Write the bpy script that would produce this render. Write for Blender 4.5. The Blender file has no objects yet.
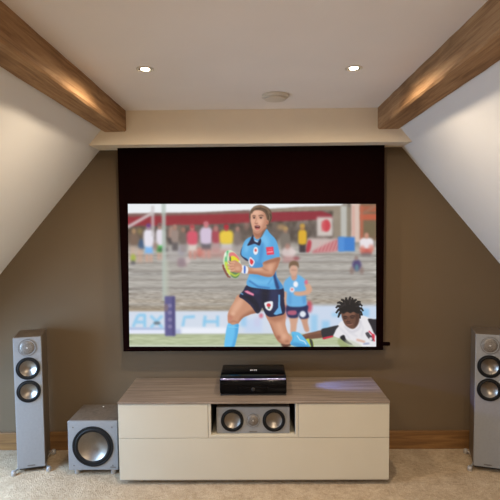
import bpy, bmesh, math, random
import numpy as np
from mathutils import Vector, Matrix
random.seed(4)
PI = math.pi
C = bpy.context.scene.collection
scene = bpy.context.scene

# ------------------------------------------------------------------ helpers
def srgb(r, g, b):
    def f(c):
        c /= 255.0
        return c / 12.92 if c <= 0.04045 else ((c + 0.055) / 1.055) ** 2.4
    return (f(r), f(g), f(b), 1.0)

def new_mat(name, col, rough=0.5, metal=0.0, spec=0.5, coat=0.0):
    m = bpy.data.materials.new(name); m.use_nodes = True
    b = m.node_tree.nodes['Principled BSDF']
    b.inputs['Base Color'].default_value = col
    b.inputs['Roughness'].default_value = rough
    b.inputs['Metallic'].default_value = metal
    b.inputs['Specular IOR Level'].default_value = spec
    b.inputs['Coat Weight'].default_value = coat
    return m

def nodes_of(m):
    nt = m.node_tree
    return nt, nt.nodes, nt.links, nt.nodes['Principled BSDF']

def noise_colour(m, c1, c2, scale=(1, 1, 1), nscale=5.0, detail=4.0, lo=0.35, hi=0.65, bump=0.0, bump_dist=0.002, rough=0.5, dist=0.0):
    nt, N, L, b = nodes_of(m)
    tc = N.new('ShaderNodeTexCoord'); mp = N.new('ShaderNodeMapping')
    mp.inputs['Scale'].default_value = scale
    nz = N.new('ShaderNodeTexNoise'); nz.inputs['Scale'].default_value = nscale
    nz.inputs['Detail'].default_value = detail; nz.inputs['Roughness'].default_value = rough
    nz.inputs['Distortion'].default_value = dist
    cr = N.new('ShaderNodeValToRGB')
    cr.color_ramp.elements[0].position = lo; cr.color_ramp.elements[0].color = c1
    cr.color_ramp.elements[1].position = hi; cr.color_ramp.elements[1].color = c2
    L.new(tc.outputs['Object'], mp.inputs['Vector']); L.new(mp.outputs['Vector'], nz.inputs['Vector'])
    L.new(nz.outputs['Fac'], cr.inputs['Fac']); L.new(cr.outputs['Color'], b.inputs['Base Color'])
    if bump:
        bp = N.new('ShaderNodeBump'); bp.inputs['Strength'].default_value = bump
        bp.inputs['Distance'].default_value = bump_dist
        L.new(nz.outputs['Fac'], bp.inputs['Height']); L.new(bp.outputs['Normal'], b.inputs['Normal'])
    return tc, cr

def add_box(bm, x0, x1, y0, y1, z0, z1, bev=0.0, seg=2):
    r = bmesh.ops.create_cube(bm, size=1.0)
    vs = r['verts']
    for v in vs:
        v.co = Vector(((x0 + x1) / 2 + v.co.x * (x1 - x0), (y0 + y1) / 2 + v.co.y * (y1 - y0), (z0 + z1) / 2 + v.co.z * (z1 - z0)))
    if bev:
        es = {e for v in vs for e in v.link_edges}
        bmesh.ops.bevel(bm, geom=list(es), offset=bev, segments=seg, profile=0.5, affect='EDGES')

def add_lathe(bm, prof, M=None, n=64, close=False):
    """prof: (radius, height along +Z); M places it"""
    M = M or Matrix.Identity(4)
    rings = []
    for r, h in prof:
        if r < 1e-6:
            rings.append([bm.verts.new(M @ Vector((0, 0, h)))])
        else:
            rings.append([bm.verts.new(M @ Vector((r * math.cos(2 * PI * k / n), r * math.sin(2 * PI * k / n), h))) for k in range(n)])
    pairs = list(zip(rings, rings[1:])) + ([(rings[-1], rings[0])] if close else [])
    for a, b in pairs:
        for k in range(n):
            k2 = (k + 1) % n
            if len(a) == 1 and len(b) == 1: continue
            if len(a) == 1: bm.faces.new((a[0], b[k], b[k2]))
            elif len(b) == 1: bm.faces.new((a[k], a[k2], b[0]))
            else: bm.faces.new((a[k], a[k2], b[k2], b[k]))

def add_tube(bm, pts, rad, n=12):
    pts = [Vector(p) for p in pts]; rings = []
    for i, p in enumerate(pts):
        d = (pts[min(i + 1, len(pts) - 1)] - pts[max(i - 1, 0)]).normalized()
        up = Vector((0, 0, 1)) if abs(d.z) < 0.9 else Vector((1, 0, 0))
        s = d.cross(up).normalized(); t = s.cross(d)
        rings.append([bm.verts.new(p + rad * (math.cos(2 * PI * k / n) * s + math.sin(2 * PI * k / n) * t)) for k in range(n)])
    for a, b in zip(rings, rings[1:]):
        for k in range(n): bm.faces.new((a[k], a[(k + 1) % n], b[(k + 1) % n], b[k]))
    bm.faces.new(rings[0][::-1]); bm.faces.new(rings[-1])

def add_poly_prism(bm, pts2, axis, a0, a1):
    """extrude polygon pts2 along axis ('x','y','z')"""
    def mk(p, a):
        return {'x': (a, p[0], p[1]), 'y': (p[0], a, p[1]), 'z': (p[0], p[1], a)}[axis]
    A = [bm.verts.new(mk(p, a0)) for p in pts2]; B = [bm.verts.new(mk(p, a1)) for p in pts2]
    n = len(pts2)
    bm.faces.new(A); bm.faces.new(B[::-1])
    for k in range(n): bm.faces.new((A[k], B[k], B[(k + 1) % n], A[(k + 1) % n]))

def obj(name, bm, mat, parent=None, smooth=False):
    bmesh.ops.recalc_face_normals(bm, faces=bm.faces[:])
    me = bpy.data.meshes.new(name); bm.to_mesh(me); bm.free()
    o = bpy.data.objects.new(name, me); C.objects.link(o)
    if mat: me.materials.append(mat)
    if parent: o.parent = parent
    if smooth:
        for p in me.polygons: p.use_smooth = True
        me.set_sharp_from_angle(angle=math.radians(35))
    return o

def box_obj(name, dims, mat, parent=None, bev=0.0, seg=2):
    bm = bmesh.new(); add_box(bm, *dims, bev=bev, seg=seg)
    return obj(name, bm, mat, parent)

def thing(name, label, cat, loc=(0, 0, 0), rz=0.0, group=None):
    o = bpy.data.objects.new(name, None); C.objects.link(o)
    o.empty_display_size = 0.05
    o.location = loc; o.rotation_euler = (0, 0, rz)
    o['label'] = label; o['category'] = cat
    if group: o['group'] = group
    return o

def tag(o, label, cat, group=None):
    o['label'] = label; o['category'] = cat
    if group: o['group'] = group

def struct(o):
    o['kind'] = 'structure'; return o

def dup(root, loc, rz, label):
    def cp(o, par):
        c = o.copy(); C.objects.link(c); c.parent = par
        for ch in list(o.children): cp(ch, c)
        return c
    r = root.copy(); C.objects.link(r)
    r.location = loc; r.rotation_euler = (0, 0, rz); r['label'] = label
    for ch in list(root.children): cp(ch, r)
    return r

# lathe frame: local +Z of the lathe points to world -Y (out of a speaker front)
def front_M(x, y, z):
    return Matrix.Translation((x, y, z)) @ Matrix.Rotation(PI / 2, 4, 'X')

# ------------------------------------------------------------------ materials
M_ceil = new_mat('ceiling_paint', srgb(226, 219, 210), 0.9, spec=0.2)
noise_colour(M_ceil, srgb(226, 219, 213), srgb(231, 224, 218), nscale=1.5, bump=0.08, bump_dist=0.004)
M_slope = new_mat('slope_paint', srgb(224, 221, 217), 0.9, spec=0.2)
noise_colour(M_slope, srgb(217, 215, 212), srgb(222, 220, 217), nscale=1.3, bump=0.08, bump_dist=0.004)
M_bulk = new_mat('bulkhead_paint', srgb(222, 208, 186), 0.9, spec=0.2)
noise_colour(M_bulk, srgb(220, 206, 184), srgb(225, 211, 190), nscale=2.0, bump=0.08, bump_dist=0.004)
M_taupe = new_mat('taupe_wall_paint', srgb(128, 112, 90), 0.85, spec=0.2)
noise_colour(M_taupe, srgb(96, 81, 63), srgb(100, 85, 67), nscale=1.2, bump=0.08, bump_dist=0.004)
M_carpet = new_mat('beige_carpet', srgb(190, 168, 142), 1.0, spec=0.05)
def carpet():
    nt, N, L, b = nodes_of(M_carpet)
    tc = N.new('ShaderNodeTexCoord')
    n1 = N.new('ShaderNodeTexNoise'); n1.inputs['Scale'].default_value = 160; n1.inputs['Detail'].default_value = 3
    n2 = N.new('ShaderNodeTexNoise'); n2.inputs['Scale'].default_value = 9; n2.inputs['Detail'].default_value = 5; n2.inputs['Roughness'].default_value = 0.6
    n3 = N.new('ShaderNodeTexNoise'); n3.inputs['Scale'].default_value = 40; n3.inputs['Detail'].default_value = 3
    for n in (n1, n2, n3): L.new(tc.outputs['Object'], n.inputs['Vector'])
    mx = N.new('ShaderNodeMath'); mx.operation = 'ADD'
    L.new(n2.outputs['Fac'], mx.inputs[0]); L.new(n1.outputs['Fac'], mx.inputs[1])
    ad = N.new('ShaderNodeMath'); ad.operation = 'ADD'
    L.new(mx.outputs[0], ad.inputs[0]); L.new(n3.outputs['Fac'], ad.inputs[1])
    cr = N.new('ShaderNodeValToRGB')
    dv = N.new('ShaderNodeMath'); dv.operation = 'DIVIDE'; dv.inputs[1].default_value = 3.0
    L.new(ad.outputs[0], dv.inputs[0])
    cr.color_ramp.elements[0].position = 0.36; cr.color_ramp.elements[0].color = srgb(144, 124, 100)
    cr.color_ramp.elements[1].position = 0.62; cr.color_ramp.elements[1].color = srgb(184, 165, 140)
    L.new(dv.outputs[0], cr.inputs['Fac']); L.new(cr.outputs['Color'], b.inputs['Base Color'])
    bp = N.new('ShaderNodeBump'); bp.inputs['Strength'].default_value = 0.7; bp.inputs['Distance'].default_value = 0.012
    L.new(ad.outputs[0], bp.inputs['Height']); L.new(bp.outputs['Normal'], b.inputs['Normal'])
carpet()

def wood(name, dark, mid, light, axis, rough=0.5, bump=0.15, fine=1.0, knots=False, spec=0.35):
    m = new_mat(name, mid, rough, spec=spec)
    nt, N, L, b = nodes_of(m)
    tc = N.new('ShaderNodeTexCoord'); mp = N.new('ShaderNodeMapping')
    sc = {'x': (0.7, 14, 14), 'y': (14, 0.7, 14), 'z': (14, 14, 0.7)}[axis]
    mp.inputs['Scale'].default_value = [s * fine for s in sc]
    n1 = N.new('ShaderNodeTexNoise'); n1.inputs['Scale'].default_value = 2.2; n1.inputs['Detail'].default_value = 8
    n1.inputs['Roughness'].default_value = 0.65; n1.inputs['Distortion'].default_value = 1.2
    L.new(tc.outputs['Object'], mp.inputs['Vector']); L.new(mp.outputs['Vector'], n1.inputs['Vector'])
    cr = N.new('ShaderNodeValToRGB'); e = cr.color_ramp.elements
    e[0].position = 0.3; e[0].color = dark; e[1].position = 0.72; e[1].color = light
    k = e.new(0.5); k.color = mid
    L.new(n1.outputs['Fac'], cr.inputs['Fac'])
    out = cr.outputs['Color']
    if knots:
        n2 = N.new('ShaderNodeTexNoise'); n2.inputs['Scale'].default_value = 2.6; n2.inputs['Detail'].default_value = 3
        mp2 = N.new('ShaderNodeMapping'); mp2.inputs['Scale'].default_value = {'x': (0.6, 3, 3), 'y': (3, 0.8, 3), 'z': (3, 3, 0.6)}[axis]
        L.new(tc.outputs['Object'], mp2.inputs['Vector']); L.new(mp2.outputs['Vector'], n2.inputs['Vector'])
        c2 = N.new('ShaderNodeValToRGB')
        c2.color_ramp.elements[0].position = 0.34; c2.color_ramp.elements[0].color = (0.55, 0.5, 0.45, 1)
        c2.color_ramp.elements[1].position = 0.52; c2.color_ramp.elements[1].color = (1, 1, 1, 1)
        L.new(n2.outputs['Fac'], c2.inputs['Fac'])
        mx = N.new('ShaderNodeMix'); mx.data_type = 'RGBA'; mx.blend_type = 'MULTIPLY'
        mx.inputs[0].default_value = 0.8
        L.new(out, mx.inputs[6]); L.new(c2.outputs['Color'], mx.inputs[7]); out = mx.outputs[2]
    L.new(out, b.inputs['Base Color'])
    bp = N.new('ShaderNodeBump'); bp.inputs['Strength'].default_value = bump; bp.inputs['Distance'].default_value = 0.003
    L.new(n1.outputs['Fac'], bp.inputs['Height']); L.new(bp.outputs['Normal'], b.inputs['Normal'])
    return m

M_beam = wood('oak_beam', srgb(122, 90, 60), srgb(154, 119, 84), srgb(176, 142, 104), 'y', 0.75, knots=True, fine=1.3, spec=.2)
M_skirt = wood('oak_skirting', srgb(88, 60, 32), srgb(114, 81, 46), srgb(136, 100, 60), 'x', 0.5)
M_top = wood('grey_oak_laminate', srgb(100, 86, 76), srgb(122, 108, 97), srgb(142, 128, 117), 'x', 0.27, bump=0.04, fine=1.1, spec=0.75)
M_veneer = wood('grey_ash_veneer', srgb(74, 64, 54), srgb(92, 80, 68), srgb(106, 94, 82), 'z', 0.5, bump=0.06)
M_cream = new_mat('cream_lacquer', srgb(222, 211, 194), 0.42, spec=0.4)
noise_colour(M_cream, srgb(180, 172, 155), srgb(183, 175, 158), nscale=3)
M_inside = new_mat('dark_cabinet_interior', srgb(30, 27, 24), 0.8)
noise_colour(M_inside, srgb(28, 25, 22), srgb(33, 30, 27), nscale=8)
M_lip = new_mat('grey_edge_strip', srgb(150, 140, 128), 0.5)
noise_colour(M_lip, srgb(148, 138, 126), srgb(153, 143, 131), nscale=8)
M_baffle = new_mat('pale_grey_baffle', srgb(190, 186, 180), 0.45, spec=0.4)
noise_colour(M_baffle, srgb(122, 122, 123), srgb(125, 125, 126), nscale=60, detail=2)
M_rubber = new_mat('black_rubber', srgb(16, 16, 17), 0.6, spec=.25)
noise_colour(M_rubber, srgb(8, 8, 9), srgb(10, 10, 11), nscale=30)
M_cone = new_mat('brushed_metal_cone', srgb(178, 174, 170), 0.3, metal=1.0)
def cone_mat():
    nt, N, L, b = nodes_of(M_cone)
    b.inputs['Anisotropic'].default_value = 0.5
    tg = N.new('ShaderNodeTangent'); tg.direction_type = 'RADIAL'; tg.axis = 'Y'
    L.new(tg.outputs['Tangent'], b.inputs['Tangent'])
    tc = N.new('ShaderNodeTexCoord'); nz = N.new('ShaderNodeTexNoise'); nz.inputs['Scale'].default_value = 90
    cr = N.new('ShaderNodeValToRGB')
    cr.color_ramp.elements[0].color = srgb(122, 117, 112); cr.color_ramp.elements[1].color = srgb(138, 132, 126)
    L.new(tc.outputs['Object'], nz.inputs['Vector']); L.new(nz.outputs['Fac'], cr.inputs['Fac']); L.new(cr.outputs['Color'], b.inputs['Base Color'])
cone_mat()
M_grille = new_mat('perforated_metal_grille', srgb(128, 124, 120), 0.5, metal=0.6)
def grille_mat():
    nt, N, L, b = nodes_of(M_grille)
    tc = N.new('ShaderNodeTexCoord'); vo = N.new('ShaderNodeTexVoronoi'); vo.inputs['Scale'].default_value = 260
    cr = N.new('ShaderNodeValToRGB')
    cr.color_ramp.elements[0].position = 0.2; cr.color_ramp.elements[0].color = srgb(40, 38, 36)
    cr.color_ramp.elements[1].position = 0.45; cr.color_ramp.elements[1].color = srgb(122, 116, 110)
    L.new(tc.outputs['Object'], vo.inputs['Vector']); L.new(vo.outputs['Distance'], cr.inputs['Fac']); L.new(cr.outputs['Color'], b.inputs['Base Color'])
grille_mat()
M_chrome = new_mat('satin_silver', srgb(190, 190, 192), 0.35, metal=0.7)
noise_colour(M_chrome, srgb(186, 186, 188), srgb(196, 196, 198), nscale=40)
M_badge = new_mat('grey_badge', srgb(96, 92, 88), 0.4, metal=0.5)
noise_colour(M_badge, srgb(92, 88, 84), srgb(100, 96, 92), nscale=40)
M_gloss = new_mat('gloss_black_plastic', srgb(9, 9, 12), 0.12, spec=0.1)
noise_colour(M_gloss, srgb(4, 4, 6), srgb(6, 6, 8), nscale=6)
M_edge_glint = new_mat('violet_edge_reflection', srgb(150, 146, 210), 0.3, metal=.9)
noise_colour(M_edge_glint, srgb(120, 112, 190), srgb(184, 184, 236), scale=(1, 1, 1), nscale=9, detail=1)  # violet tint of the projector's edge reflection, put into the colour
M_matt = new_mat('matt_black_plastic', srgb(14, 14, 16), 0.5)
noise_colour(M_matt, srgb(13, 13, 15), srgb(16, 16, 18), nscale=20)
M_mask = new_mat('black_screen_masking', srgb(26, 15, 13), 0.9, spec=0.03)
noise_colour(M_mask, srgb(11, 1, 1), srgb(13, 2, 1), nscale=30)
M_white = new_mat('white_plastic', srgb(206, 198, 186), 0.5)
noise_colour(M_white, srgb(202, 193, 178), srgb(206, 197, 182), nscale=12)
M_print = new_mat('pale_print', srgb(205, 205, 210), 0.5)
noise_colour(M_print, srgb(202, 202, 207), srgb(208, 208, 213), nscale=30)
M_ring = new_mat('brushed_nickel_ring', srgb(120, 108, 98), 0.35, metal=0.8)
noise_colour(M_ring, srgb(70, 62, 56), srgb(80, 72, 66), nscale=40)
M_lens = bpy.data.materials.new('glowing_lamp_lens'); M_lens.use_nodes = True
b_ = M_lens.node_tree.nodes['Principled BSDF']
b_.inputs['Base Color'].default_value = (1, 1, 1, 1)
b_.inputs['Emission Color'].default_value = (1.0, 0.86, 0.62, 1); b_.inputs['Emission Strength'].default_value = 30.0
M_led = bpy.data.materials.new('status_light'); M_led.use_nodes = True
b_ = M_led.node_tree.nodes['Principled BSDF']
b_.inputs['Emission Color'].default_value = (0.9, 0.88, 0.8, 1); b_.inputs['Emission Strength'].default_value = 0.8

# ------------------------------------------------------------------ room
CEIL = 2.348; BZ = 2.1296; BY = -0.2237; REAR = -5.6
SL = 0.848                      # run / rise of the roof slopes
XL, ZL = -1.171, 2.133          # left slope on the back wall
XR, ZR = 0.923, 2.129
def xl(z): return XL - (ZL - z) * SL
def xr(z): return XR + (ZR - z) * SL
KN = 0.25                       # knee wall height
T = 0.12
bm = bmesh.new(); add_box(bm, xl(KN) - T, xr(KN) + T, REAR - T, T, -0.1, 0.0)
struct(obj('floor', bm, M_carpet))
bm = bmesh.new(); add_box(bm, xl(CEIL) - 0.02, xr(CEIL) + 0.02, REAR - T, T, CEIL, CEIL + 0.1)
struct(obj('ceiling', bm, M_ceil))
bm = bmesh.new()
add_poly_prism(bm, [(xl(KN), 0), (xr(KN), 0), (xr(KN), KN), (xr(CEIL), CEIL), (xl(CEIL), CEIL), (xl(KN), KN)], 'y', 0, T)
struct(obj('wall_back', bm, M_taupe))
# left roof slope with knee wall; an opening for the roof window, out of view to the left
WY0, WY1, WZ0, WZ1 = -1.75, -0.60, 0.34, 1.10
bm = bmesh.new()
n_l = Vector((-1, 0, SL)).normalized()          # outward of left slope
def lq(z0, z1, y0, y1):
    add_poly_prism(bm, [(xl(z0), z0), (xl(z1), z1), (xl(z1) + n_l.x * T, z1 + n_l.z * T), (xl(z0) + n_l.x * T, z0 + n_l.z * T)], 'y', y0, y1)
lq(KN, CEIL, WY1, T); lq(KN, CEIL, REAR - T, WY0); lq(KN, WZ0, WY0, WY1); lq(WZ1, CEIL, WY0, WY1)
add_box(bm, xl(KN) - T, xl(KN), REAR - T, T, 0, KN + 0.02)
struct(obj('wall_left', bm, M_slope))
bm = bmesh.new()
n_r = Vector((1, 0, SL)).normalized()
add_poly_prism(bm, [(xr(KN), KN), (xr(CEIL), CEIL), (xr(CEIL) + n_r.x * T, CEIL + n_r.z * T), (xr(KN) + n_r.x * T, KN + n_r.z * T)], 'y', REAR - T, T)
add_box(bm, xr(KN), xr(KN) + T, REAR - T, T, 0, KN + 0.02)
struct(obj('wall_right', bm, M_slope))
bm = bmesh.new()
add_poly_prism(bm, [(xl(KN), 0), (xr(KN), 0), (xr(KN), KN), (xr(CEIL), CEIL), (xl(CEIL), CEIL), (xl(KN), KN)], 'y', REAR - T, REAR)
struct(obj('wall_rear', bm, M_slope))
# window frame in the left slope
bm = bmesh.new()
for (z0, z1, y0, y1) in ((WZ0, WZ0 + .05, WY0, WY1), (WZ1 - .05, WZ1, WY0, WY1), (WZ0, WZ1, WY0, WY0 + .05), (WZ0, WZ1, WY1 - .05, WY1), (WZ0, WZ1, -1.20, -1.15)):
    lq(z0, z1, y0, y1)
struct(obj('window_1', bm, M_white))
# plastered bulkhead across the top of the back wall
bm = bmesh.new()
add_poly_prism(bm, [(xl(BZ) + .001, BZ), (xr(BZ) - .001, BZ), (xr(CEIL) - .001, CEIL - .0005), (xl(CEIL) + .001, CEIL - .0005)], 'y', BY, -0.0005)
struct(obj('trim_1', bm, M_bulk))
bm = bmesh.new(); add_box(bm, xl(KN) + .002, xr(KN) - .002, -0.021, -0.0005, 0, 0.13, 0.004)
struct(obj('baseboard_back', bm, M_skirt))

# ------------------------------------------------------------------ beams
def beam(x0, x1, label, seed):
    rnd = random.Random(seed)
    bm = bmesh.new(); y0, y1, z0, z1 = REAR + .002, BY - .0005, 2.2123, CEIL - .0005
    n = 60; rings = []
    for i in range(n + 1):
        y = y1 + (y0 - y1) * i / n
        j = [rnd.uniform(-.0018, .0018) for _ in range(4)]; c = .006 + rnd.uniform(0, .004)
        pts = [(x0 + j[0], z1), (x1 + j[1], z1), (x1 + j[1], z0 + c), (x1 - c, z0 + j[2]), (x0 + c, z0 + j[3]), (x0 + j[0], z0 + c)]
        rings.append([bm.verts.new((p[0], y, p[1])) for p in pts])
    for a, b in zip(rings, rings[1:]):
        for k in range(6): bm.faces.new((a[k], a[(k + 1) % 6], b[(k + 1) % 6], b[k]))
    bm.faces.new(rings[0]); bm.faces.new(rings[-1][::-1])
    o = obj('ceiling_beam', bm, M_beam)
    tag(o, label, 'beam')
beam(-1.072, -0.9276, 'exposed oak beam along the left side of the ceiling', 1)
beam(0.6978, 0.842, 'exposed oak beam along the right side of the ceiling', 2)

# ------------------------------------------------------------------ downlights, smoke detector
def downlight(x, y, label):
    t = thing('recessed_downlight', label, 'ceiling light', (x, y, CEIL))
    bm = bmesh.new()
    add_lathe(bm, [(.0305, -.0006), (.041, -.0006), (.042, -.0025), (.040, -.004), (.034, -.0045), (.0305, -.003)], n=48, close=True)
    obj('trim_ring', bm, M_white, t, True)
    bm = bmesh.new(); add_lathe(bm, [(.0212, -.0006), (.0303, -.0006), (.0303, -.0022), (.0212, -.0012)], n=48, close=True)
    obj('inner_ring', bm, M_ring, t, True)
    bm = bmesh.new()
    add_lathe(bm, [(0, -.0042), (.014, -.0038), (.021, -.0024), (.021, -.0008), (0, -.0008)], n=40)
    obj('lamp_lens', bm, M_lens, t, True)
    return t
downlight(-0.613, -1.046, 'lit recessed downlight in the ceiling nearer the left beam')
downlight(0.385, -1.02, 'lit recessed downlight in the ceiling nearer the right beam')
t = thing('smoke_detector', 'round off-white smoke detector on the ceiling above the screen', 'smoke detector', (0.027, -0.555, CEIL))
bm = bmesh.new(); add_lathe(bm, [(0, -.0005), (.077, -.0005), (.079, -.004), (.077, -.014), (.070, -.017), (0, -.017)])
obj('base', bm, M_white, t, True)
bm = bmesh.new(); add_lathe(bm, [(0, -.0172), (.060, -.0172), (.060, -.022), (.063, -.0235), (.061, -.027), (.050, -.029), (.02, -.030), (0, -.030)])
obj('cover', bm, M_white, t, True)

# ------------------------------------------------------------------ media cabinet
CX = -0.1155; FY = -0.4935; BKY = -0.026
X0, X1 = CX - .83, CX + .83
ZB, ZT = .0334, .5242
t = thing('media_cabinet', 'long low cream media cabinet with grey wood top under the screen', 'cabinet', (CX, FY / 2, 0))
def cbox(name, x0, x1, y0, y1, z0, z1, mat, bev=0.0015, parent=None):
    bm = bmesh.new(); add_box(bm, x0 - CX, x1 - CX, y0 - FY / 2, y1 - FY / 2, z0, z1, bev)
    return obj(name, bm, mat, parent or t)
TT = .0125
N0, N1 = -0.392, 0.158           # niche (outer edges of its frame)
ZS = .2965                        # seam height
cbox('top', X0 - .002, X1 + .002, FY - .004, BKY + .004, ZT - TT, ZT, M_top)
bm = bmesh.new()
def cb(x0, x1, y0, y1, z0, z1): add_box(bm, x0 - CX, x1 - CX, y0 - FY / 2, y1 - FY / 2, z0, z1, .001, 1)
fy = FY + .020
cb(X0, X0 + .018, fy, BKY, ZB, ZT - TT); cb(X1 - .018, X1, fy, BKY, ZB, ZT - TT)
cb(X0 + .018, X1 - .018, fy, BKY, ZB, ZB + .018)
cb(N0, N1, FY + .001, BKY, ZS + .0015, ZS + .0185)          # niche shelf
cb(N0, N0 + .016, FY + .001, BKY, ZS + .0185, ZT - TT); cb(N1 - .016, N1, FY + .001, BKY, ZS + .0185, ZT - TT)
obj('carcass', bm, M_cream, t)
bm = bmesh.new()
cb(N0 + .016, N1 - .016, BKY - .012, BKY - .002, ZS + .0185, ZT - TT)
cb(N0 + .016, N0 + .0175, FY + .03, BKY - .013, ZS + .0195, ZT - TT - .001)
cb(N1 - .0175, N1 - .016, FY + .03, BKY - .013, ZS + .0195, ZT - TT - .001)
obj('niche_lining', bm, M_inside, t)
for a, b in ((X0, N0 - .0022), (N1 + .0022, X1)):
    d = cbox('drawer', a, b, FY, FY + .019, ZS + .0015, ZT - TT - .003, M_cream)
cbox('flap_door', X0, X1, FY, FY + .019, ZB, ZS - .0015, M_cream)
cbox('bottom_strip', X0 + .002, X1 - .002, FY + .004, FY + .019, ZB - .006, ZB - .0005, M_lip, .001)
for fx in (X0 + .14, CX, X1 - .14):
    for yy in (FY + .07, BKY - .07):
        bm = bmesh.new(); add_lathe(bm, [(0, 0), (.020, 0), (.021, .004), (.017, .012), (.017, ZB - .0003), (0, ZB - .0003)], Matrix.Translation((fx - CX, yy - FY / 2, 0)), 24)
        obj('foot', bm, M_matt, t, True)

# ------------------------------------------------------------------ speakers
def cut(o, holes, y0, y1):
    """bore round openings (x, z, r) through a panel between local y0 and y1"""
    bm = bmesh.new()
    for x, z, r in holes:
        add_lathe(bm, [(0, -y0), (r, -y0), (r, -y1), (0, -y1)], front_M(x, 0, z), 72)
    cu = obj('cutter', bm, None); cu.parent = o.parent
    md = o.modifiers.new('bore', 'BOOLEAN'); md.operation = 'DIFFERENCE'; md.object = cu; md.solver = 'EXACT'
    bpy.context.view_layer.update()
    me = bpy.data.meshes.new_from_object(o.evaluated_get(bpy.context.evaluated_depsgraph_get()))
    o.modifiers.clear(); o.data = me
    bpy.data.objects.remove(cu)
def woofer(parent, x, z, y, r_out, r_cone, depth):
    """round driver: black surround (part) with a dished metal cone (sub-part)"""
    bm = bmesh.new(); w = r_out - r_cone
    add_lathe(bm, [(r_cone - .002, -.004), (r_cone, .002), (r_cone + w * .15, .0045), (r_cone + w * .38, .006), (r_cone + w * .55, .003), (r_cone + w * .62, .0025),
                   (r_cone + w * .68, .005), (r_cone + w * .95, .005), (r_out, .003), (r_out, -.0005), (r_out - .004, -.003)], front_M(x, y, z), 72)
    s = obj('woofer', bm, M_rubber, parent, True)
    bm = bmesh.new()
    pr = []
    for i in range(13):
        u = i / 12
        pr.append((r_cone * (1 - u) + .0005 * u if i < 12 else 0, .001 - depth * (1 - (1 - u) ** 1.7)))
    add_lathe(bm, pr, Matrix.Rotation(PI / 2, 4, 'X'), 72)
    c = obj('cone', bm, M_cone, s, True); c.location = (x, y, z)
    return s

def tweeter(parent, x, z, y, r):
    bm = bmesh.new()
    add_lathe(bm, [(r * .80, .0005), (r * .82, .003), (r * .90, .0035), (r * .93, .0010), (r * .955, .0010), (r * .97, .003), (r, .0025), (r, -.001), (r * .9, -.002)], front_M(x, y, z), 64)
    s = obj('tweeter', bm, M_baffle, parent, True)
    bm = bmesh.new()
    add_lathe(bm, [(r * .985, .0032), (r * .935, .0032)], front_M(x, y, z), 64)
    obj('groove', bm, M_badge, s)
    bm = bmesh.new()
    add_lathe(bm, [(r * .81, .001), (r * .74, .004), (r * .5, .0065), (r * .2, .008), (0, .0083)], front_M(x, y, z), 64)
    obj('grille', bm, M_grille, s, True)
    bm = bmesh.new(); add_lathe(bm, [(r * .11, .0078), (r * .08, .0095), (0, .0100)], front_M(x, y, z), 24)
    obj('phase_cap', bm, M_chrome, s, True)

def badge(parent, x, z, y, w, h):
    bm = bmesh.new(); add_box(bm, x - w / 2, x + w / 2, y - .0018, y + .0005, z - h / 2, z + h / 2, .0006, 1)
    obj('badge', bm, M_badge, parent, True)

def tower(label, loc, rz):
    t = thing('tower_speaker', label, 'speaker', loc, rz)
    w, d, z0, z1 = .1675, .25, .034, .894
    hs = [(0, z, .052) for z in (z1 - .203, z1 - .353)]
    cut(box_obj('cabinet', (-w / 2, w / 2, .019, d, z0, z1), M_veneer, t, .002), hs, -.01, .06)
    cut(box_obj('baffle', (-w / 2, w / 2, 0, .0188, z0, z1), M_baffle, t, .0025), hs, -.02, .05)
    tweeter(t, 0, z1 - .067, -.0004, .0555)
    for z in (z1 - .203, z1 - .353): woofer(t, 0, z, -.0006, .073, .051, .022)
    badge(t, 0, z0 + .016, 0, .046, .007)
    box_obj('plinth', (-w / 2 + .01, w / 2 - .01, .012, d - .01, .022, z0 - .0003), M_matt, t, .002)
    for s in (-1, 1):
        bm = bmesh.new()
        xo, xi = s * (w / 2 + .022), s * (w / 2 - .012)
        pts = []
        for k in range(17):
            u = k / 16
            pts.append((xo + (xi - xo) * math.sin(PI * u) ** .8, -.006 + (d + .0) * u, .021 + .004 * math.sin(PI * u)))
        add_tube(bm, pts, .0062, 10)
        o = obj('outrigger', bm, M_chrome, t, True)
        for p in (pts[0], pts[-1]):
            bm = bmesh.new()
            add_lathe(bm, [(0, 0), (.013, 0), (.015, .003), (.015, .022), (.012, .030), (.005, .033), (0, .033)], Matrix.Translation((p[0], p[1], 0)), 24)
            obj('foot', bm, M_chrome, o, True)
    return t
tw = tower('slim grey floor-standing speaker at the far left beside the subwoofer', (-1.567, -.338, 0), math.radians(16))
dup(tw, (1.386, -.3502, 0), math.radians(-17.6), 'slim grey floor-standing speaker cut by the right edge, alone on carpet')

# subwoofer
t = thing('subwoofer', 'boxy grey subwoofer with one large cone between tower speaker and cabinet', 'subwoofer', (-1.1465, -.38, 0))
w, z0, z1, d = .319, .0389, .3578, .30
cut(box_obj('cabinet', (-w / 2, w / 2, .021, d, z0, z1), M_veneer, t, .003), [(0, .194, .097)], -.01, .08)
cut(box_obj('baffle', (-w / 2, w / 2, 0, .0208, z0, z1), M_baffle, t, .003), [(0, .194, .097)], -.02, .05)
woofer(t, 0, .194, -.0006, .132, .096, .034)
for sx in (-1, 1):
    for sz in (.194 - .125, .194 + .125):
        bm = bmesh.new(); add_lathe(bm, [(.0045, 0), (.0045, .0015), (.0025, .002), (0, .0012)], front_M(sx * .125, -.0004, sz), 16)
        obj('screw', bm, M_badge, t, True)
badge(t, .125, z0 + .018, 0, .035, .006)
for sx in (-1, 1):
    for yy in (.04, d - .04):
        bm = bmesh.new(); add_lathe(bm, [(0, 0), (.016, 0), (.018, .004), (.018, .022), (.014, z0 - .0003), (0, z0 - .0003)], Matrix.Translation((sx * .118, yy, 0)), 24)
        obj('foot', bm, M_chrome, t, True)
bm = bmesh.new(); add_lathe(bm, [(.004, 0), (.004, .0015), (0, .003)], Matrix.Translation((-.007, .253, z1 + .0002)), 16)
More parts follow.
